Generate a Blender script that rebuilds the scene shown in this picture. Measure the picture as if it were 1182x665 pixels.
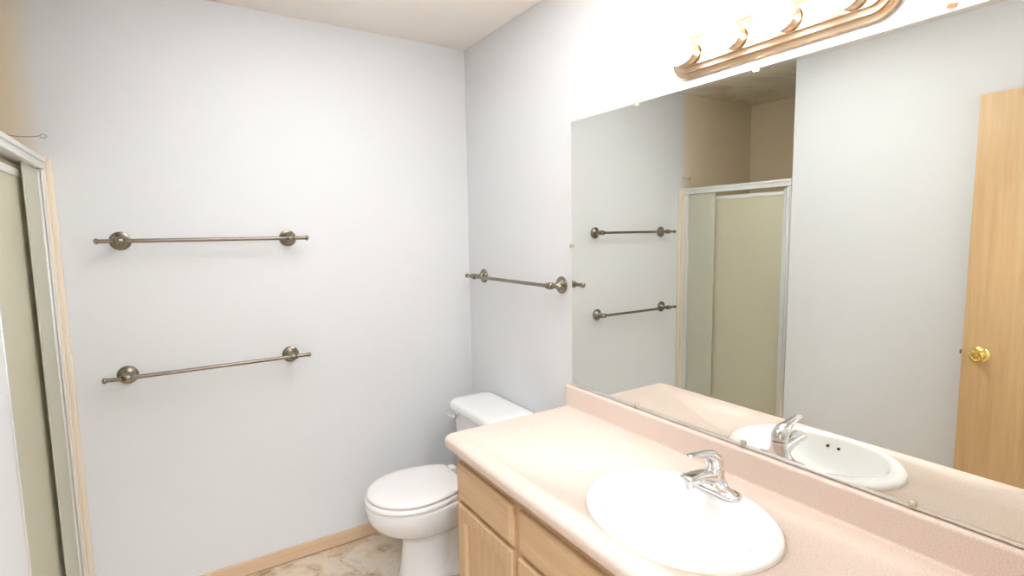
import bpy, bmesh, math, random
from mathutils import Vector, Matrix
S = bpy.context.scene
COL = S.collection
for o in list(bpy.data.objects): bpy.data.objects.remove(o)

# ------------------------------------------------------------ camera, light, exposure
W_, H_ = 1182, 665
cam = bpy.data.cameras.new('camera'); camo = bpy.data.objects.new('camera', cam); COL.objects.link(camo)
S.camera = camo
cam.sensor_fit = 'HORIZONTAL'; cam.sensor_width = 36.0
cam.lens = 607.632 / W_ * 36.0
cam.clip_start = 0.02
yaw, pitch, roll = 0.5706, -0.1037, -0.0159
cy_, sy_, cp_, sp_ = math.cos(yaw), math.sin(yaw), math.cos(pitch), math.sin(pitch)
fwd = Vector((sy_*cp_, cy_*cp_, sp_)); rgt = Vector((cy_, -sy_, 0)); up = rgt.cross(fwd)
r2 = rgt*math.cos(roll) + up*math.sin(roll); u2 = -rgt*math.sin(roll) + up*math.cos(roll)
M = Matrix((r2, u2, -fwd)).transposed().to_4x4(); M.translation = Vector((-1.3448, -2.52, 1.5061))
camo.matrix_world = M

wd = bpy.data.worlds.new('world'); S.world = wd; wd.use_nodes = True
wd.node_tree.nodes['Background'].inputs[0].default_value = (0.80, 0.88, 1.0, 1)
wd.node_tree.nodes['Background'].inputs[1].default_value = 0.3
S.view_settings.view_transform = 'Standard'; S.view_settings.look = 'None'
S.view_settings.gamma = 1; S.view_settings.use_curve_mapping = False
S.view_settings.exposure = 0.36
BULB = 40.0          # emission of the vanity globes
FILL = 13.0         # watts of the added bounce fill
HALL_FILL = 29.0          # strength of the added hall light that brightens the room through the doorway

# added fill light aimed at the ceiling, standing in for a bounced flash
fl = bpy.data.lights.new('bounce_fill', 'AREA'); fl.shape = 'DISK'; fl.size = .35; fl.energy = FILL; fl.spread = math.radians(65); fl.color = (.86, .94, 1.0)
flo = bpy.data.objects.new('bounce_fill', fl); COL.objects.link(flo)
flo.location = (-0.85, -1.30, 1.50); flo.rotation_euler = (math.radians(180-12), 0, 0)

# ------------------------------------------------------------ materials
def srgb(r, g, b):
    f = lambda c: (c/255/12.92) if c/255 <= .04045 else ((c/255+.055)/1.055)**2.4
    return (f(r), f(g), f(b), 1)
def mat(name, col, rough=.5, metal=0, **kw):
    m = bpy.data.materials.new(name); m.use_nodes = True
    b = m.node_tree.nodes['Principled BSDF']
    b.inputs['Base Color'].default_value = col; b.inputs['Roughness'].default_value = rough
    b.inputs['Metallic'].default_value = metal
    for k, v in kw.items(): b.inputs[k].default_value = v
    return m
def nd(m, t, **kw):
    n = m.node_tree.nodes.new(t)
    for k, v in kw.items(): setattr(n, k, v)
    return n
def lk(m, a, b): m.node_tree.links.new(a, b)
def bsdf(m): return m.node_tree.nodes['Principled BSDF']
def coords(m, scale=(1,1,1), kind='Object'):
    tc = nd(m, 'ShaderNodeTexCoord'); mp = nd(m, 'ShaderNodeMapping'); mp.inputs['Scale'].default_value = scale
    lk(m, tc.outputs[kind], mp.inputs['Vector']); return mp.outputs[0]
def noise(m, vec, scale, detail=4, rough=.55, dist=0):
    n = nd(m, 'ShaderNodeTexNoise'); n.inputs['Scale'].default_value = scale; n.inputs['Detail'].default_value = detail
    n.inputs['Roughness'].default_value = rough; n.inputs['Distortion'].default_value = dist
    lk(m, vec, n.inputs['Vector']); return n.outputs['Fac']
def ramp(m, fac, stops):
    r = nd(m, 'ShaderNodeValToRGB'); e = r.color_ramp.elements
    while len(e) < len(stops): e.new(.5)
    for i, (p, c) in enumerate(stops): e[i].position = p; e[i].color = c
    lk(m, fac, r.inputs[0]); return r.outputs[0]
def bump(m, fac, strength=.1, dist=.002):
    b = nd(m, 'ShaderNodeBump'); b.inputs['Strength'].default_value = strength; b.inputs['Distance'].default_value = dist
    lk(m, fac, b.inputs['Height']); lk(m, b.outputs[0], bsdf(m).inputs['Normal'])

PAINT = (.79, .805, .825, 1)
def paint(name, col, rough=.6, b=.12):
    m = mat(name, col, rough); v = coords(m)
    bump(m, noise(m, v, 55, 3), b, .002)
    return m
m_wall = paint('wall_paint', PAINT)
# far wall: white paint that fades into tan paint above the shower
m_far = paint('wall_paint_far', PAINT)
tc = nd(m_far, 'ShaderNodeTexCoord'); sx = nd(m_far, 'ShaderNodeSeparateXYZ'); lk(m_far, tc.outputs['Object'], sx.inputs[0])
mr = nd(m_far, 'ShaderNodeMapRange'); mr.inputs[1].default_value = -1.79; mr.inputs[2].default_value = -1.70
lk(m_far, sx.outputs[0], mr.inputs[0])
TAN = (.86, .73, .53, 1)
mx = nd(m_far, 'ShaderNodeMix', data_type='RGBA'); lk(m_far, mr.outputs[0], mx.inputs[0])
mx.inputs[6].default_value = TAN; mx.inputs[7].default_value = PAINT
lk(m_far, mx.outputs[2], bsdf(m_far).inputs['Base Color'])
m_tan = paint('shower_wall_tan', TAN, .45)
m_ceil = paint('ceiling_paint', (.90, .84, .79, 1), .7, .25)
m_shceil = mat('shower_ceiling', (.55, .46, .32, 1), .3)
v = coords(m_shceil); f = noise(m_shceil, v, 5, 5, .6, 1.2)
lk(m_shceil, ramp(m_shceil, f, [(.35, (.74, .64, .47, 1)), (.55, (.88, .82, .68, 1)), (.72, (.92, .89, .80, 1))]), bsdf(m_shceil).inputs['Base Color'])
bump(m_shceil, f, .3, .01)

def wood(name, c1, c2, axis='z', rough=.42):
    m = mat(name, c1, rough)
    sc = {'z': (28, 28, 1.6), 'y': (28, 1.6, 28), 'x': (1.6, 28, 28)}[axis]
    v = coords(m, sc); f = noise(m, v, 1.6, 6, .62, .6)
    lk(m, ramp(m, f, [(.32, c2), (.62, c1)]), bsdf(m).inputs['Base Color'])
    bump(m, f, .08, .001)
    return m
m_maple = wood('maple_vertical', srgb(214, 182, 144), srgb(202, 166, 126), 'z')
m_mapley = wood('maple_horizontal', srgb(216, 184, 146), srgb(203, 168, 128), 'y')
m_oakdoor = wood('oak_veneer', srgb(214, 180, 134), srgb(203, 167, 120), 'z', .35)
m_base = wood('baseboard_wood', srgb(226, 196, 164), srgb(212, 180, 146), 'x', .5)

m_lam = mat('speckled_laminate', srgb(226, 200, 186), .38)
v = coords(m_lam); f = noise(m_lam, v, 420, 2, .6)
lk(m_lam, ramp(m_lam, f, [(.30, srgb(206, 184, 172)), (.48, srgb(226, 206, 193)), (.68, srgb(236, 222, 211))]), bsdf(m_lam).inputs['Base Color'])

m_floor = mat('stone_vinyl', (.5, .4, .3, 1), .4)
v = coords(m_floor); f = noise(m_floor, v, 7, 8, .68, 1.0)
lk(m_floor, ramp(m_floor, f, [(.33, srgb(160, 134, 110)), (.44, srgb(208, 184, 156)), (.55, srgb(226, 210, 190)), (.68, srgb(200, 192, 186))]), bsdf(m_floor).inputs['Base Color'])
bump(m_floor, f, .15, .003)

m_porc = mat('white_porcelain', (.90, .90, .90, 1), .12)
m_sink = mat('white_enamel', (.90, .90, .89, 1), .10)
m_seat = mat('white_plastic', (.90, .87, .865, 1), .25)
m_chrome = mat('chrome', (.82, .82, .83, 1), .07, 1)
m_nickel = mat('aged_nickel', (.27, .24, .19, 1), .27, 1)
m_alu = mat('brushed_aluminium', (.82, .83, .82, 1), .28, .85)
m_whitemetal = mat('painted_white_aluminium', (.80, .80, .77, 1), .3, .2)
m_brass = mat('polished_brass', (.80, .60, .20, 1), .12, 1)
m_bar = mat('satin_brass_bar', (.62, .46, .32, 1), .2, 1)
m_dark = mat('dark_gap', (.015, .013, .012, 1), .7)
m_caulk = mat('yellowed_caulk', srgb(236, 224, 206), .5)
m_clip = mat('clear_plastic', (.85, .78, .66, 1), .15, 0, **{'Transmission Weight': .4})
m_mirror = mat('silvered_glass', (.79, .80, .76, 1), 0.0, 1)
m_medge = mat('mirror_edge', (.08, .055, .035, 1), .4)
m_pan = mat('shower_pan', (.75, .73, .68, 1), .3)
# obscure glass of the shower: pebbled, olive-beige
def obscure(name, col, t):
    m = mat(name, col, .45, 0, **{'Transmission Weight': t, 'IOR': 1.3})
    v = coords(m); bump(m, noise(m, v, 160, 2), .35, .002)
    return m
m_glass = obscure('obscure_glass', (.84, .80, .62, 1), .35)
m_strip = obscure('pale_obscure_glass', (.84, .83, .69, 1), .35)
m_bulb = mat('lit_globe', (1, .95, .9, 1), .3)
bsdf(m_bulb).inputs['Emission Color'].default_value = (1.0, .98, .95, 1)
bsdf(m_bulb).inputs['Emission Strength'].default_value = BULB

# ------------------------------------------------------------ helpers
def tag(o, label=None, cat=None, group=None, kind=None):
    if label: o['label'] = label
    if cat: o['category'] = cat
    if group: o['group'] = group
    if kind: o['kind'] = kind
    return o
def empty(name, loc, label, cat, group=None, rz=0):
    o = bpy.data.objects.new(name, None); COL.objects.link(o); o.location = loc; o.rotation_euler = (0, 0, rz)
    o.empty_display_size = .05
    return tag(o, label, cat, group)
def link(name, bm, m, parent=None, smooth=35):
    me = bpy.data.meshes.new(name)
    bmesh.ops.recalc_face_normals(bm, faces=bm.faces)
    bm.to_mesh(me); bm.free()
    for mm in (m if isinstance(m, (list, tuple)) else [m]): me.materials.append(mm)
    if smooth:
        me.polygons.foreach_set('use_smooth', [True]*len(me.polygons))
        me.set_sharp_from_angle(angle=math.radians(smooth))
    o = bpy.data.objects.new(name, me); COL.objects.link(o)
    if parent: o.parent = parent
    return o
def box(bm, a, b, bev=0, seg=2):
    x0, y0, z0 = [min(p, q) for p, q in zip(a, b)]; x1, y1, z1 = [max(p, q) for p, q in zip(a, b)]
    vs = [bm.verts.new(c) for c in ((x0,y0,z0),(x1,y0,z0),(x1,y1,z0),(x0,y1,z0),(x0,y0,z1),(x1,y0,z1),(x1,y1,z1),(x0,y1,z1))]
    fs = [bm.faces.new([vs[i] for i in f]) for f in ((0,3,2,1),(4,5,6,7),(0,1,5,4),(1,2,6,5),(2,3,7,6),(3,0,4,7))]
    if bev:
        es = list({e for f in fs for e in f.edges})
        bmesh.ops.bevel(bm, geom=es, offset=bev, segments=seg, profile=.5, affect='EDGES', clamp_overlap=True)
    return vs
def B(*boxes, bev=0):
    bm = bmesh.new()
    for a, b in boxes: box(bm, a, b, bev)
    return bm
def rings(bm, rs, cap0=True, cap1=True):
    """rs: list of lists of points, joined into a loft"""
    vr = [[bm.verts.new(p) for p in r] for r in rs]
    n = len(vr[0])
    for a, b in zip(vr, vr[1:]):
        for i in range(n): bm.faces.new((a[i], a[(i+1) % n], b[(i+1) % n], b[i]))
    if cap0: bm.faces.new(list(reversed(vr[0])))
    if cap1: bm.faces.new(vr[-1])
    return vr
def lathe(bm, prof, origin=(0,0,0), axis=(0,0,1), n=32):
    """prof: (radius, distance along the axis)"""
    ax = Vector(axis).normalized(); t = Vector((0,0,1)) if abs(ax.z) < .9 else Vector((1,0,0))
    u = ax.cross(t).normalized(); w = ax.cross(u); o = Vector(origin)
    rs = [[o + ax*d + (u*math.cos(2*math.pi*i/n) + w*math.sin(2*math.pi*i/n))*max(r, 1e-4) for i in range(n)] for r, d in prof]
    rings(bm, rs)
def sweep(bm, path, rad, n=20, side=(0,1,0)):
    """elliptical tube along a path; rad: (half-width along side, half-height) per point"""
    P = [Vector(p) for p in path]; sd = Vector(side).normalized(); rs = []
    for i, p in enumerate(P):
        t = (P[min(i+1, len(P)-1)] - P[max(i-1, 0)]).normalized()
        nn = t.cross(sd).normalized(); a, b = rad[i]
        rs.append([p + sd*a*math.cos(2*math.pi*k/n) + nn*b*math.sin(2*math.pi*k/n) for k in range(n)])
    rings(bm, rs)
def smoothpath(pts, k=6):
    """Catmull-Rom through tuples of any size"""
    out = []; n = len(pts)
    for i in range(n-1):
        p0, p1, p2, p3 = pts[max(i-1,0)], pts[i], pts[i+1], pts[min(i+2,n-1)]
        for j in range(k):
            t = j/k
            out.append(tuple(.5*((2*b)+(-a+c)*t+(2*a-5*b+4*c-d)*t*t+(-a+3*b-3*c+d)*t**3) for a,b,c,d in zip(p0,p1,p2,p3)))
    out.append(tuple(pts[-1])); return out
def prism(bm, prof, y0, y1):
    """prof in (x, z), extruded along y"""
    rings(bm, [[(x, y0, z) for x, z in prof], [(x, y1, z) for x, z in prof]])
def arc(cx, cz, rx, rz, a0, a1, n=8):
    return [(cx+rx*math.cos(math.radians(a0+(a1-a0)*i/n)), cz+rz*math.sin(math.radians(a0+(a1-a0)*i/n))) for i in range(n+1)]
def stadium(hl, r, n=16):
    """outline in (long, short) coordinates, half-length hl overall"""
    c = hl - r; out = []
    for i in range(n+1): a = -math.pi/2 + math.pi*i/n; out.append((c+r*math.cos(a), r*math.sin(a)))
    for i in range(n+1): a = math.pi/2 + math.pi*i/n; out.append((-c+r*math.cos(a), r*math.sin(a)))
    return out

# ------------------------------------------------------------ room shell
HC = 2.4536; XL = -1.708; YS = -.80; XB = -2.52; YB = -2.46; T = .12
def struct(name, bm, m): return tag(link(name, bm, m, smooth=0), kind='structure')
struct('floor', B(((XB-T, YB-T, -.1), (T, T, 0))), m_floor)
struct('ceiling', B(((XL-.0, YB-T, HC), (T, T, HC+.1))), m_ceil)
struct('ceiling_shower', B(((XB-T, YS-T, HC), (XL, T, HC+.1))), m_shceil)
struct('wall_far', B(((XB-T, 0, 0), (T, T, HC))), m_far)
struct('wall_right', B(((0, YB-T, 0), (T, 0, HC))), m_wall)
struct('wall_left', B(((XL-T, YB-T, 0), (XL, YS, HC))), [m_wall])
struct('wall_shower_side', B(((XB-T, YS-T, 0), (XL-T, YS, HC))), m_tan)
struct('wall_shower_back', B(((XB-T, YS, 0), (XB, 0, HC))), m_tan)
DX0, DX1, DH = -1.665, -.80, 2.08
struct('wall_back', B(((XL, YB-T, 0), (DX0, YB, HC)), ((DX1, YB-T, 0), (0, YB, HC)), ((DX0, YB-T, DH), (DX1, YB, HC))), m_wall)
# hall beyond the doorway the camera stands in
HY = -3.75; HX0, HX1 = -2.6, .1
struct('floor_hall', B(((HX0-T, HY-T, -.1), (HX1+T, YB-T, 0))), m_floor)
struct('ceiling_hall', B(((HX0-T, HY-T, HC), (HX1+T, YB-T, HC+.1))), m_ceil)
struct('wall_hall_back', B(((HX0-T, HY-T, 0), (HX1+T, HY, HC))), m_wall)
struct('wall_hall_left', B(((HX0-T, HY, 0), (HX0, YB-T, HC))), m_wall)
struct('wall_hall_right', B(((HX1, HY, 0), (HX1+T, YB-T, HC))), m_wall)
struct('wall_hall_front', B(((HX0, YB-T-.02, 0), (XL, YB-T, HC)), ), m_wall)
# baseboards
def bbx(x0, x1, y0, depth, h): 
    bm = bmesh.new(); box(bm, (x0, y0-depth, .004), (x1, y0, h), .003); return bm
struct('baseboard_far', bbx(XL+.022, -.001, -.0005, .012, .068), m_base)
bm = bmesh.new(); box(bm, (-.0125, -.865, .004), (-.0005, -.013, .068), .003); struct('baseboard_right', bm, m_base)
bm = bmesh.new(); box(bm, (XL+.0005, YB+.001, .004), (XL+.0125, YS-.02, .068), .003); struct('baseboard_left', bm, m_base)

# ------------------------------------------------------------ vanity cabinet
ZC = .7933
cab = empty('vanity_cabinet', (0, 0, 0), 'light maple vanity cabinet with drawers and doors under the pink-beige countertop', 'cabinet')
FX = -.537
bm = bmesh.new()
box(bm, (FX+.02, -.876, .10), (-.003, -.894, ZC-.035)); box(bm, (FX+.02, YB+.021, .10), (-.003, YB+.003, ZC-.035))
box(bm, (FX+.02, -1.271, .10), (-.003, -1.289, ZC-.035)); box(bm, (-.012, -.894, .118), (-.003, YB+.021, ZC-.035))
box(bm, (FX+.02, -.894, .10), (-.003, YB+.021, .118))
box(bm, (FX+.075, -.876, 0), (-.003, YB+.003, .10))
link('carcass', bm, m_maple, cab)
# face frame with openings
cols = [(-.905, -1.262), (-1.297, -1.985), (-2.02, -2.40)]
bm = bmesh.new()
ys = [-.876, -.915, -1.252, -1.307, -1.975, -2.03, -2.39, YB+.003]
for a, b in ((0,1),(2,3),(4,5),(6,7)): box(bm, (FX, ys[a], .10), (FX+.02, ys[b], ZC-.035))
for a, b in ((1,2),(3,4),(5,6)):
    for z0, z1 in ((.10,.135),(.545,.585),(.69,ZC-.035)): box(bm, (FX, ys[a], z0), (FX+.02, ys[b], z1))
link('face_frame', bm, m_maple, cab)
def slab(y0, y1, z0, z1):
    """drawer front with a routed edge"""
    bm = bmesh.new(); x1 = FX-.0005
    def rect(d, x): return [(x, y0-d, z0+d), (x, y1+d, z0+d), (x, y1+d, z1-d), (x, y0-d, z1-d)]
    rings(bm, [rect(0, x1), rect(0, x1-.009), rect(.003, x1-.0125), rect(.010, x1-.0145), rect(.013, x1-.018)])
    return bm
for i, (y0, y1) in enumerate(cols):
    link('drawer', slab(y0, y1, .572, .703), m_mapley, cab, 20)
def panel_door(y0, y1, z0, z1):
    bm = bmesh.new(); x1 = FX-.0005
    def rect(d, x): return [(x, y0-d, z0+d), (x, y1+d, z0+d), (x, y1+d, z1-d), (x, y0-d, z1-d)]
    rings(bm, [rect(0, x1), rect(0, x1-.012), rect(.004, x1-.017), rect(.010, x1-.018), rect(.052, x1-.018), rect(.056, x1-.014), rect(.060, x1-.008), rect(.062, x1-.008)])
    return bm
for y0, y1 in ((-.905,-1.262), (-1.297,-1.638), (-1.644,-1.985), (-2.02,-2.40)):
    link('door', panel_door(y0, y1, .125, .556), m_maple, cab, 20)

# ------------------------------------------------------------ countertop with backsplash and sink cut-out
YC = -.856
ct = empty('vanity_countertop', (0, 0, 0), 'speckled pink-beige laminate countertop with rounded front edge on the vanity', 'countertop')
XF = -.580
prof = [(FX-.004, ZC-.034), (FX-.006, ZC-.043), (XF+.012, ZC-.043)]
prof += arc(XF+.012, ZC-.031, .012, .012, 270, 180, 5)[1:]
prof += arc(XF+.022, ZC-.020, .022, .020, 180, 90, 8)
prof += [(XF+.046, ZC), (-.030, ZC), (-.030, ZC-.034)]
bm = bmesh.new()
def nose(x, e): return x + e*max(0, min(1, (XF+.046-x)/.03)) if x < XF+.046 else x
rg = [[(nose(x, .016*(1-math.sin(math.radians(a)))), YC-.016*(1-math.cos(math.radians(a))), z) for x, z in prof] for a in (0, 15, 30, 45, 60, 75, 90)]
rings(bm, rg + [[(x, YB+.003, z) for x, z in prof]])
slab_o = link('counter_slab', bm, m_lam, ct, 40)
SX, SY, SA, SB = -.320, -1.679, .210, .251
bm = bmesh.new()
el = lambda ax, ay, z, dx=0, n=72: [(SX+dx+ax*math.cos(2*math.pi*i/n), SY+ay*math.sin(2*math.pi*i/n), z) for i in range(n)]
rings(bm, [el(SA-.022, SB-.022, ZC-.1), el(SA-.022, SB-.022, ZC+.05)])
cut = link('cutter', bm, m_lam)
md = slab_o.modifiers.new('cut', 'BOOLEAN'); md.operation = 'DIFFERENCE'; md.object = cut; md.solver = 'EXACT'
dg = bpy.context.evaluated_depsgraph_get(); dg.update()
nm = bpy.data.meshes.new_from_object(slab_o.evaluated_get(dg))
slab_o.modifiers.clear(); slab_o.data = nm
bpy.data.objects.remove(cut)
# the same hole through the cabinet top is not visible; carcass stays below the bowl
BT = .883
prof = [(-.030, ZC-.034), (-.030, ZC)] + [(-.0255, ZC+.001), (-.0225, ZC+.0035), (-.0215, ZC+.008)]
prof += arc(-.0115, BT-.010, .010, .010, 180, 90, 6) + [(-.001, BT), (-.001, ZC-.034)]
bm = bmesh.new(); prism(bm, prof, YC, YB+.003)
link('backsplash', bm, m_lam, ct, 40)

# ------------------------------------------------------------ sink
snk = empty('bathroom_sink', (SX, SY, ZC), 'oval white drop-in sink set into the countertop below the chrome faucet', 'sink')
def ell(ax, ay, z, dx=0, n=80): return [(dx+ax*math.cos(2*math.pi*i/n), ay*math.sin(2*math.pi*i/n), z) for i in range(n)]
zr = .0005
lv = [(.2085,.2495,zr,0), (.2100,.2510,.005,0), (.2090,.2500,.010,0), (.204,.245,.0145,0), (.197,.238,.017,0), (.186,.226,.0175,-.002),
      (.170,.212,.0165,-.012), (.158,.205,.013,-.020), (.151,.199,.006,-.024), (.146,.193,-.006,-.026), (.139,.184,-.030,-.028),
      (.127,.168,-.062,-.029), (.108,.144,-.094,-.030), (.082,.112,-.118,-.030), (.055,.075,-.130,-.030), (.024,.024,-.136,-.030)]
bm = bmesh.new(); rs = [ell(a, b, z, dx) for a, b, z, dx in lv]
under = [ell(a+.006 if k > 8 else a-.002, b+.006 if k > 8 else b-.002, z-.006, dx) for k, (a, b, z, dx) in enumerate(lv)][::-1]
under = [r for r, l in zip(under, lv[::-1]) if l[2] < -.001 or l is lv[0]]
rings(bm, rs + [ell(.030, .030, -.142, -.030)] , cap0=False, cap1=True)
link('basin', bm, m_sink, snk, 60)
bm = bmesh.new(); lathe(bm, [(.024,-.137),(.0245,-.1345),(.022,-.133),(.019,-.134),(.0185,-.1335),(.017,-.131),(.010,-.1295),(0,-.129)], (-.030,0,0), n=28)
link('drain', bm, m_chrome, snk)
for k, dy in enumerate((.030, -.004)):
    zz = -.020; xx = -.0275-.1412
    bm = bmesh.new(); lathe(bm, [(.0045,-.004),(.0045,.0035),(.0001,.0036)], (xx*1.0+.001, dy, zz), (1,0,.2), 16)
    link('overflow_hole', bm, m_dark, snk)
bm = bmesh.new(); rings(bm, [ell(.205,.246,.0002), ell(.2115,.2525,.0002), ell(.2112,.2522,.002), ell(.2098,.2508,.003)], False, False)
link('caulk_seam', bm, m_caulk, snk)

# ------------------------------------------------------------ faucet
fx, fy, fz = -.160, -1.668, ZC+.0165
fc = empty('sink_faucet', (fx, fy, fz), 'chrome single-lever faucet on the back rim of the white oval sink', 'faucet')
bm = bmesh.new()
def st(hl, r, z): return [(b, a, z) for a, b in stadium(hl, r, 14)]
rings(bm, [st(.078,.0255,0), st(.079,.0265,.003), st(.079,.0265,.006), st(.0765,.024,.010), st(.072,.0195,.0115), st(.066,.0135,.010), st(.06,.008,.009)])
link('base_plate', bm, m_chrome, fc, 50)
# body column that flares into the base
bm = bmesh.new()
def sup(ax, ay, z, dx=0, n=40): return [(dx+ax*math.cos(2*math.pi*i/n), ay*math.sin(2*math.pi*i/n), z) for i in range(n)]
rings(bm, [sup(.0235,.070,.008), sup(.0238,.060,.0115), sup(.0242,.050,.016), sup(.0246,.040,.022), sup(.0248,.032,.030), sup(.0248,.027,.040), sup(.0248,.0252,.050), sup(.0246,.0246,.058), sup(.0238,.0238,.0635), sup(.0225,.0225,.0645)])
link('body', bm, m_chrome, fc, 50)
bm = bmesh.new()
def boxy(path, rad, n=32):
    # squarish cross-section with rounded corners
    P = [Vector(q) for q in path]; rs = []
    for i, q in enumerate(P):
        t = (P[min(i+1, len(P)-1)] - P[max(i-1, 0)]).normalized(); nn = t.cross(Vector((0,1,0))).normalized(); a_, b_ = rad[i]; r = []
        for k in range(n):
            c, d = math.cos(2*math.pi*k/n), math.sin(2*math.pi*k/n)
            r.append(q + Vector((0,1,0))*a_*math.copysign(abs(c)**.6, c) + nn*b_*math.copysign(abs(d)**.6, d))
        rs.append(r)
    rings(bm, rs)
pth = smoothpath([(-.005,0,.032), (-.030,0,.043), (-.060,0,.0515), (-.095,0,.056), (-.114,0,.0575), (-.120,0,.0575)], 5)
rd = smoothpath([(.0225,.024), (.022,.0185), (.0215,.0145), (.0215,.0125), (.0205,.0115), (.0165,.0085)], 5)
boxy(pth, rd)
sp = link('spout', bm, m_chrome, fc, 50)
bm = bmesh.new(); lathe(bm, [(.0115,.049),(.012,.040),(.012,.034),(.0105,.033)], (-.103,0,0), n=24)
link('aerator', bm, m_chrome, sp)
# handle: dome plus a curved lever reaching forward
bm = bmesh.new()
pth = smoothpath([(.000,0,.0665), (-.001,0,.075), (-.006,0,.086), (-.020,0,.0985), (-.046,0,.1085), (-.078,0,.1155), (-.102,0,.1195), (-.109,0,.1205)], 5)
rd = smoothpath([(.0240,.0240), (.0243,.0243), (.0238,.0225), (.0215,.0165), (.0160,.0095), (.0130,.0060), (.0115,.0042), (.0070,.0025)], 5)
sweep(bm, pth, rd, 32)
link('lever', bm, m_chrome, fc, 50)

# ------------------------------------------------------------ mirror
MY0, MY1, MZ0, MZ1 = -.8795, -2.404, .895, 1.932
mi = empty('wall_mirror', (0, (MY0+MY1)/2, MZ0), 'large frameless rectangular mirror on the wall above the backsplash', 'mirror')
yo = (MY0+MY1)/2
bm = bmesh.new(); vs = box(bm, (-.0060, MY0-yo, 0), (-.0006, MY1-yo, MZ1-MZ0))
bm.faces.ensure_lookup_table()
ff = [f for f in bm.faces if f.calc_center_median().x < -.0058]
bmesh.ops.inset_region(bm, faces=ff, thickness=.0040, depth=0)
for f in bm.faces: f.material_index = 0 if f in ff else 1
link('mirror_glass', bm, [m_mirror, m_medge], mi, 0)
bm = bmesh.new()
box(bm, (-.0080, MY0-yo, -.008), (-.0005, MY1-yo, -.0005), .0008); 
link('bottom_channel', bm, m_alu, mi)
def clip(y, z, r):
    bm = bmesh.new(); bx_ = box(bm, (-.0125, -.007, -.006), (-.0007, .007, .0115), .003, 3)
    if r: bmesh.ops.rotate(bm, verts=bm.verts, cent=(0,0,0), matrix=Matrix.Rotation(math.radians(r), 3, 'X'))
    # keep only the lip in front of the glass and the screw boss beside it
    o = link('mirror_clip', bm, m_clip, mi); o.location = (0, y-yo, z-MZ0)
    bm = bmesh.new(); lathe(bm, [(.0025,0),(.0025,.0015),(.001,.002)], (-.0125,0,0), (-1,0,0), 12)
    s_ = link('screw', bm, m_brass, o)
for y, z, r in ((-1.237,.893,0), (-1.650,.893,0), (-2.063,.893,0), (-.878,1.452,90), (-1.222,1.934,180), (-1.653,1.934,180)): clip(y, z, r)
# peeled paint chip above the mirror
bm = bmesh.new()
random.seed(4)
pts = [(-.0012+random.uniform(-.0005,.0002), -2.070+.014*math.cos(a)*random.uniform(.5,1), 1.945+.007*math.sin(a)*random.uniform(.5,1)) for a in [i*math.tau/11 for i in range(11)]]
rings(bm, [pts, [(-.0002, y, z) for x, y, z in pts]])
tag(link('peeled_paint_chip', bm, mat('torn_drywall', srgb(190,130,90), .8), None, 0), 'small torn brownish paint chip on the wall just above the mirror', 'paint chip')

# ------------------------------------------------------------ vanity light bar
LY, LZ = -1.685, 2.016
vl = empty('vanity_light_bar', (0, LY, LZ), 'brass bar light with four glowing globe bulbs above the mirror', 'light')
def stx(hl, r, x): return [(x, a, b) for a, b in stadium(hl, r, 20)]
bm = bmesh.new()
rings(bm, [stx(.306,.060,-.001), stx(.306,.060,-.010), stx(.3045,.0585,-.0125), stx(.293,.047,-.0145), stx(.2915,.0455,-.0155), stx(.2905,.0445,-.0215), stx(.289,.043,-.023),
           stx(.279,.033,-.0245), stx(.2775,.0315,-.0255), stx(.2765,.0305,-.0315), stx(.275,.029,-.033), stx(.262,.016,-.034)])
link('backplate', bm, m_bar, vl, 30)
for k in range(4):
    y = .2175 - .145*k
    bm = bmesh.new(); lathe(bm, [(.030,.036),(.030,.042),(.026,.046),(.022,.052),(.0215,.060),(.020,.0605)], (0, y, 0), (-1,0,0), 32)
    sk = link('socket_cup', bm, m_bar, vl)
    bm = bmesh.new()
    R0 = .042; c0 = .105
    prf = [(.016,.060),(.0165,.064)] + [(R0*math.sin(math.radians(a)), c0 - R0*math.cos(math.radians(a))) for a in range(28, 181, 8)]
    lathe(bm, prf, (0, y, 0), (-1,0,0), 36)
    link('globe_bulb', bm, m_bulb, vl, 80)

# ------------------------------------------------------------ towel bars
def towel_bar(loc, L, rz, label, name='towel_bar'):
    t = empty(name, loc, label, 'towel bar', 'aged nickel towel bars', rz)
    SO = .066
    for s in (-1, 1):
        bm = bmesh.new()
        prf = [(.0355,.0008),(.0360,.003),(.0345,.006),(.0310,.0075),(.0300,.011),(.0260,.0125),(.0245,.0145),(.0205,.017),(.0150,.021),(.0115,.027),(.0095,.034),(.0085,.042),(.0095,.0465),(.0130,.049),(.0135,.0515),(.0110,.0535)]
        lathe(bm, prf, (s*L/2, 0, 0), (0,-1,0), 36)
        pm = link('wall_mount', bm, m_nickel, t)
        bm = bmesh.new()
        prf = [(.0105,-.019),(.0125,-.0175),(.0125,-.015),(.0105,-.0135),(.0135,-.009),(.0150,0),(.0135,.009),(.0105,.0135),(.0125,.015),(.0125,.0175),(.0105,.019)]
        lathe(bm, prf, (s*L/2, -SO, 0), (1,0,0), 32)
        link('bar_collar', bm, m_nickel, pm)
        bm = bmesh.new()
        prf = [(.0085,-.002),(.0085,0),(.0105,.002),(.0112,.005),(.0108,.008),(.0085,.0115),(.0045,.0135),(.0001,.014)]
        lathe(bm, prf, (s*(L/2+.062), -SO, 0), (s,0,0), 28)
        link('finial', bm, m_nickel, t)
    bm = bmesh.new(); lathe(bm, [(.0078,-(L/2+.062)),(.0078,L/2+.062)], (0,-SO,0), (1,0,0), 28)
    link('bar', bm, m_nickel, t)
    return t
towel_bar((-1.2105, 0, 1.500), .600, 0, 'upper of the two long nickel towel bars on the far white wall')
towel_bar((-1.2265, 0, .978), .598, 0, 'lower of the two long nickel towel bars on the far white wall')
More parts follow.
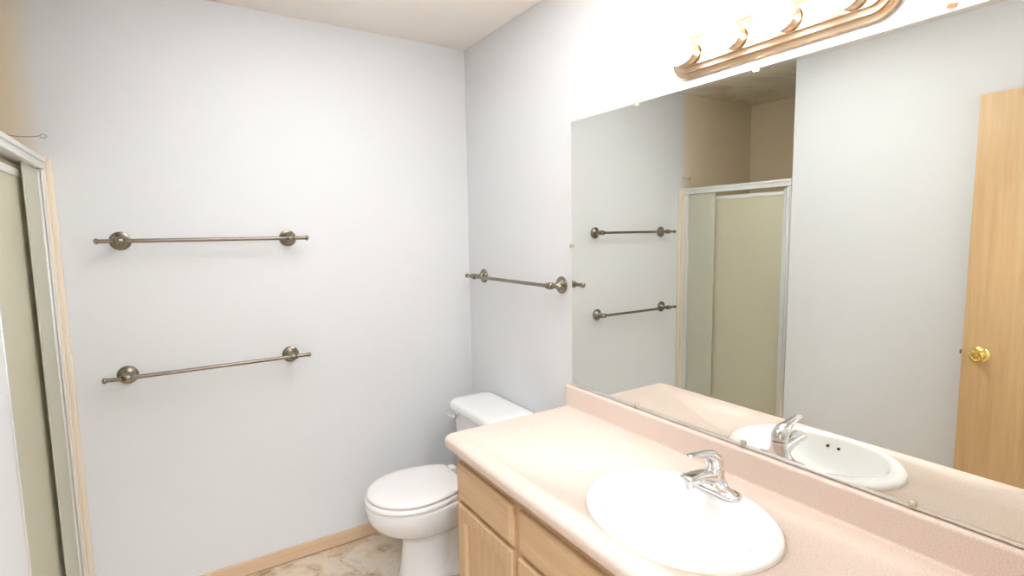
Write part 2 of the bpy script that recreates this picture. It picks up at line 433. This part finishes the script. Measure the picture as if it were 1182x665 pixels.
towel_bar((0, -.487, 1.290), .645, -math.pi/2, 'nickel towel bar above the toilet on the wall beside the mirror')

# ------------------------------------------------------------ toilet
TY = -.408
to = empty('toilet', (0, TY, 0), 'white two-piece toilet between the far wall and the vanity', 'toilet')
def egg(xf, xb, hw, z, n=56, p=1.0):
    """outline: round nose at xf (towards -x), squarer at xb"""
    c = xb + (xf-xb)*.56; out = []
    for i in range(n):
        a = 2*math.pi*i/n; ca, sa = math.cos(a), math.sin(a)
        if ca >= 0: x = c + (xf-c)*ca; y = hw*sa
        else:
            e = .72
            x = c - (xb-c)*(-(abs(ca)**e)) if False else c + (xb-c)*(abs(ca)**e); y = hw*math.copysign(abs(sa)**.85, sa)
        out.append((x, y, z))
    return out
bm = bmesh.new()
bl = [(-.600,-.30,.098,.0), (-.602,-.30,.100,.012), (-.596,-.30,.094,.030), (-.590,-.30,.086,.070), (-.585,-.29,.080,.120), (-.582,-.28,.079,.165), (-.590,-.27,.086,.192),
      (-.625,-.265,.112,.212), (-.668,-.26,.140,.236), (-.700,-.25,.160,.262), (-.722,-.245,.173,.292), (-.732,-.24,.180,.320), (-.735,-.235,.183,.345), (-.735,-.235,.183,.358), (-.729,-.238,.178,.366), (-.715,-.245,.165,.368)]
rings(bm, [egg(a, b, c, d) for a, b, c, d in bl])
# trapway and flared foot behind the column
bf = [(-.500,-.10,.128,.0), (-.502,-.10,.130,.014), (-.495,-.10,.120,.035), (-.480,-.10,.098,.065), (-.470,-.09,.090,.12), (-.46,-.08,.092,.18), (-.46,-.07,.105,.23), (-.46,-.05,.125,.28), (-.46,-.04,.140,.32), (-.44,-.035,.150,.352), (-.43,-.04,.145,.360)]
rings(bm, [egg(a, b, c, d) for a, b, c, d in bf])
link('bowl', bm, m_porc, to, 50)
for s in (-1, 1):
    bm = bmesh.new(); lathe(bm, [(.015,.0),(.015,.01),(.012,.018),(.006,.023),(.0005,.024)], (-.33, s*.118, .012), (0,0,1), 20)
    link('bolt_cap', bm, m_porc, to)
def lidring(xf, xb, hw, z, n=64):
    c = xb + (xf-xb)*.52; return [((c+(xf-c)*math.cos(t) if math.cos(t) >= 0 else c+(xb-c)*min(1, 1.28*abs(math.cos(t)))), hw*math.sin(t), z) for t in [2*math.pi*i/n for i in range(n)]]
def plate(xf, xb, hw, z0, z1, r):
    bm = bmesh.new(); k = 5; rs = [egg(xf+r, xb-r, hw-r, z0)]
    for i in range(k+1):
        a = math.pi/2*i/k
        rs.append(egg(xf+r*(1-math.sin(a)*.0-1)+0+r*(1-math.cos(a))*1.0, xb-r*(1-math.cos(a)), hw-r*(1-math.cos(a)), z1-r+r*math.sin(a)))
    rings(bm, rs[:1] + [egg(xf, xb, hw, z0+.004)] + rs[1:]); return bm
bm = bmesh.new(); a_, b_, h_ = -.736, -.312, .187
rings(bm, [lidring(a_+.006, b_, h_-.006, .3672), lidring(a_+.001, b_, h_-.001, .370), lidring(a_, b_, h_, .374), lidring(a_, b_, h_, .381), lidring(a_+.002, b_, h_-.002, .386), lidring(a_+.008, b_, h_-.008, .3895), lidring(a_+.02, b_-.01, h_-.02, .3902)])
link('seat', bm, m_seat, to, 50)
bm = bmesh.new()
hw = .180; xf, xb = -.7265, -.318
rings(bm, [lidring(xf+.008, xb, hw-.008, .3925), lidring(xf+.001, xb, hw-.001, .396), lidring(xf, xb, hw, .400), lidring(xf+.003, xb, hw-.003, .406), lidring(xf+.009, xb-.003, hw-.009, .4105), lidring(xf+.022, xb-.012, hw-.022, .4130), lidring(xf+.06, xb-.04, hw-.055, .4150), lidring(xf+.12, xb-.09, hw-.11, .4160)])
link('seat_lid', bm, m_seat, to, 50)
for s in (-1, 1):
    bm = bmesh.new(); box(bm, (-.316, s*.078-.022, .366), (-.278, s*.078+.022, .408), .008, 3); link('seat_hinge', bm, m_seat, to)
def rrect(x0, x1, hy, z, r, n=7):
    out = []
    for cx_, cy2, a0 in ((x1-r, hy-r, 0), (x0+r, hy-r, 90), (x0+r, -hy+r, 180), (x1-r, -hy+r, 270)):
        for i in range(n+1):
            a = math.radians(a0+90*i/n); out.append((cx_+r*math.cos(a), cy2+r*math.sin(a), z))
    return out
bm = bmesh.new()
def tk(*a): return [(x, y-.015, z) for x, y, z in rrect(*a)]
rings(bm, [tk(-.205,-.030,.178,.362,.03), tk(-.214,-.026,.188,.375,.035), tk(-.222,-.022,.200,.50,.035), tk(-.230,-.020,.211,.640,.035), tk(-.230,-.020,.211,.646,.035)])
link('tank', bm, m_porc, to, 50)
bm = bmesh.new()
rings(bm, [tk(-.238,-.014,.219,.645,.035), tk(-.246,-.010,.226,.649,.040), tk(-.249,-.008,.229,.658,.043), tk(-.249,-.008,.229,.672,.043), tk(-.247,-.009,.227,.682,.043), tk(-.241,-.013,.221,.691,.042), tk(-.230,-.020,.211,.697,.040), tk(-.21,-.035,.19,.7005,.036), tk(-.17,-.07,.15,.702,.03)])
link('tank_lid', bm, m_porc, to, 60)
bm = bmesh.new(); lathe(bm, [(.017,0),(.017,.006),(.012,.010),(.010,.020),(.004,.021)], (-.2285, .135, .622), (-1,0,0), 20)
hd = link('flush_handle', bm, m_chrome, to)
bm = bmesh.new(); sweep(bm, [(-.250,.125,.622), (-.256,.145,.622), (-.258,.170,.623), (-.258,.200,.625), (-.258,.206,.625)], [(.008,.005), (.008,.006), (.009,.005), (.010,.005), (.005,.003)], 14, (0,0,1))
link('handle_arm', bm, m_chrome, hd)

# ------------------------------------------------------------ shower enclosure
sh = empty('shower_door', (0, 0, 0), 'framed obscure-glass sliding shower enclosure across the alcove opening', 'shower door')
ZH = 1.797; X1 = -1.706
bm = bmesh.new()
box(bm, (X1-.052, YS+.004, ZH-.042), (X1-.002, -.004, ZH), .002)
box(bm, (X1-.003, YS+.004, ZH-.016), (X1+.004, -.004, ZH-.001), .001)
box(bm, (X1-.003, YS+.004, ZH-.041), (X1+.001, -.004, ZH-.032), .001)
link('header_rail', bm, m_whitemetal, sh)
link('side_jamb', B(((X1-.045, -.070, .13), (X1-.004, -.036, ZH-.043)), ((X1-.010, -.070, .13), (X1-.001, -.060, ZH-.043)), bev=.002), m_whitemetal, sh)
link('side_jamb', B(((X1-.045, YS+.004, .13), (X1-.004, YS+.030, ZH-.043)), ((X1-.006, YS+.020, .13), (X1-.0005, YS+.030, ZH-.043)), bev=.002), m_alu, sh)
link('bottom_track', B(((X1-.052, YS+.004, .106), (X1-.002, -.036, .128)), bev=.002), m_alu, sh)
gp = link('fixed_glass_panel', B(((X1-.020, -.275, .13), (X1-.015, -.071, ZH-.043))), m_strip, sh, 0)
sp_ = link('sliding_glass_panel', B(((X1-.040, YS+.060, .16), (X1-.035, -.066, ZH-.085))), m_glass, sh, 0)
link('panel_top_rail', B(((X1-.046, YS+.063, ZH-.090), (X1-.029, -.072, ZH-.066)), bev=.002), m_whitemetal, sp_)
link('panel_stile', B(((X1-.046, YS+.036, .135), (X1-.024, YS+.062, ZH-.052)), bev=.003), m_alu, sp_)
link('panel_bottom_rail', B(((X1-.046, YS+.063, .132), (X1-.029, -.072, .165)), bev=.002), m_alu, sp_)
bm = bmesh.new(); box(bm, (X1-.040, -.0355, .106), (X1+.003, -.0008, ZH+.006), .003); box(bm, (X1-.0035, -.0355, .002), (X1+.003, -.0008, .108)); box(bm, (X1, -.012, .002), (X1+.019, -.0006, ZH+.004), .003)
link('jamb_filler_strip', bm, m_caulk, sh)
# shower pan
pn = bmesh.new()
box(pn, (XB+.003, YS+.003, .002), (X1-.004, -.003, .05), .004); box(pn, (X1-.09, YS+.003, .05), (X1-.004, -.003, .104), .01)
tag(link('shower_pan', pn, m_pan), 'low cream shower pan with a curb under the obscure-glass enclosure', 'shower pan')
# bent wire hook over the header
bm = bmesh.new()
pth = smoothpath([(-1.80,-.010,1.872), (-1.772,-.020,1.868), (-1.735,-.028,1.868), (-1.712,-.032,1.872), (-1.702,-.034,1.878), (-1.694,-.034,1.877), (-1.690,-.033,1.871), (-1.697,-.033,1.866), (-1.710,-.031,1.868)], 5)
sweep(bm, pth, [(.0012,.0012)]*len(pth), 8, (0,1,.01))
lathe(bm, [(.004,0),(.004,.010),(.001,.011)], (-1.80,-.0005,1.872), (0,-1,0), 12)
tag(link('wire_hook', bm, mat('dull_wire', (.45,.38,.30,1), .4, .8)), 'thin bent wire hook on the far wall above the shower header', 'hook')

# ------------------------------------------------------------ entry door, opened against the left wall
hx, hy = -1.662, -2.435; ex, ey = -1.605, -1.660
ang = math.atan2(ey-hy, ex-hx); DW = math.hypot(ex-hx, ey-hy)
dr = empty('door_1', (hx, hy, 0), None, None, None, ang); dr['kind'] = 'structure'
link('door_slab', B(((0, 0, .012), (DW, .035, 2.062)), bev=.0015), m_oakdoor, dr)
kz = .945
for s in (0, 1):
    y0 = 0 if s == 0 else .035; d = -1 if s == 0 else 1
    bm = bmesh.new()
    lathe(bm, [(.0330,.0004),(.0335,.003),(.031,.006),(.024,.009),(.016,.012),(.0125,.016),(.0115,.028),(.013,.034),(.020,.040),(.0255,.046),(.0275,.053),(.0265,.060),(.022,.065),(.017,.066),(.015,.0645),(.010,.064),(.0085,.066),(.0001,.066)], (DW-.062, y0, kz), (0,d,0), 36)
    link('door_knob', bm, m_brass, dr)
bm = bmesh.new(); box(bm, (DW-.0005, .006, kz-.028), (DW+.0015, .029, kz+.028), .0005); box(bm, (DW+.001, .012, kz-.009), (DW+.011, .023, kz+.009), .002)
link('latch', bm, mat('latch_metal', (.25,.22,.18,1), .35, 1), dr)
for z in (.25, 1.05, 1.82):
    bm = bmesh.new(); lathe(bm, [(.006,-.045),(.006,.045)], (-.004, -.004, z), (0,0,1), 14); link('hinge', bm, m_brass, dr)
# wooden door casing around the doorway
bm = bmesh.new()
for x0, x1 in ((XL+.014, DX0+.0), (DX1, DX1+.055)): box(bm, (x0, YB+.0005, .0), (x1, YB+.013, DH+.055), .003)
box(bm, (DX0, YB+.0005, DH), (DX1, YB+.013, DH+.055), .003)
struct('trim_1', bm, m_base)

# ------------------------------------------------------------ unseen hall light, added to brighten the bathroom
hl = empty('hall_fill_light', (-1.25, -3.10, HC), 'round flush fill light added on the hall ceiling behind the doorway', 'light')
bm = bmesh.new(); lathe(bm, [(.16,0),(.16,.03),(.15,.035)], (0,0,0), (0,0,-1), 40); link('fill_rim', bm, m_whitemetal, hl)
m_dif = mat('hall_fill_glow', (1,1,1,1), .5); bsdf(m_dif).inputs['Emission Color'].default_value = (.86, .93, 1.0, 1)
bsdf(m_dif).inputs['Emission Strength'].default_value = 6.0*HALL_FILL
bm = bmesh.new(); lathe(bm, [(.148,.030),(.145,.05),(.12,.075),(.07,.092),(.0005,.098)], (0,0,0), (0,0,-1), 40); link('fill_diffuser', bm, m_dif, hl, 80)
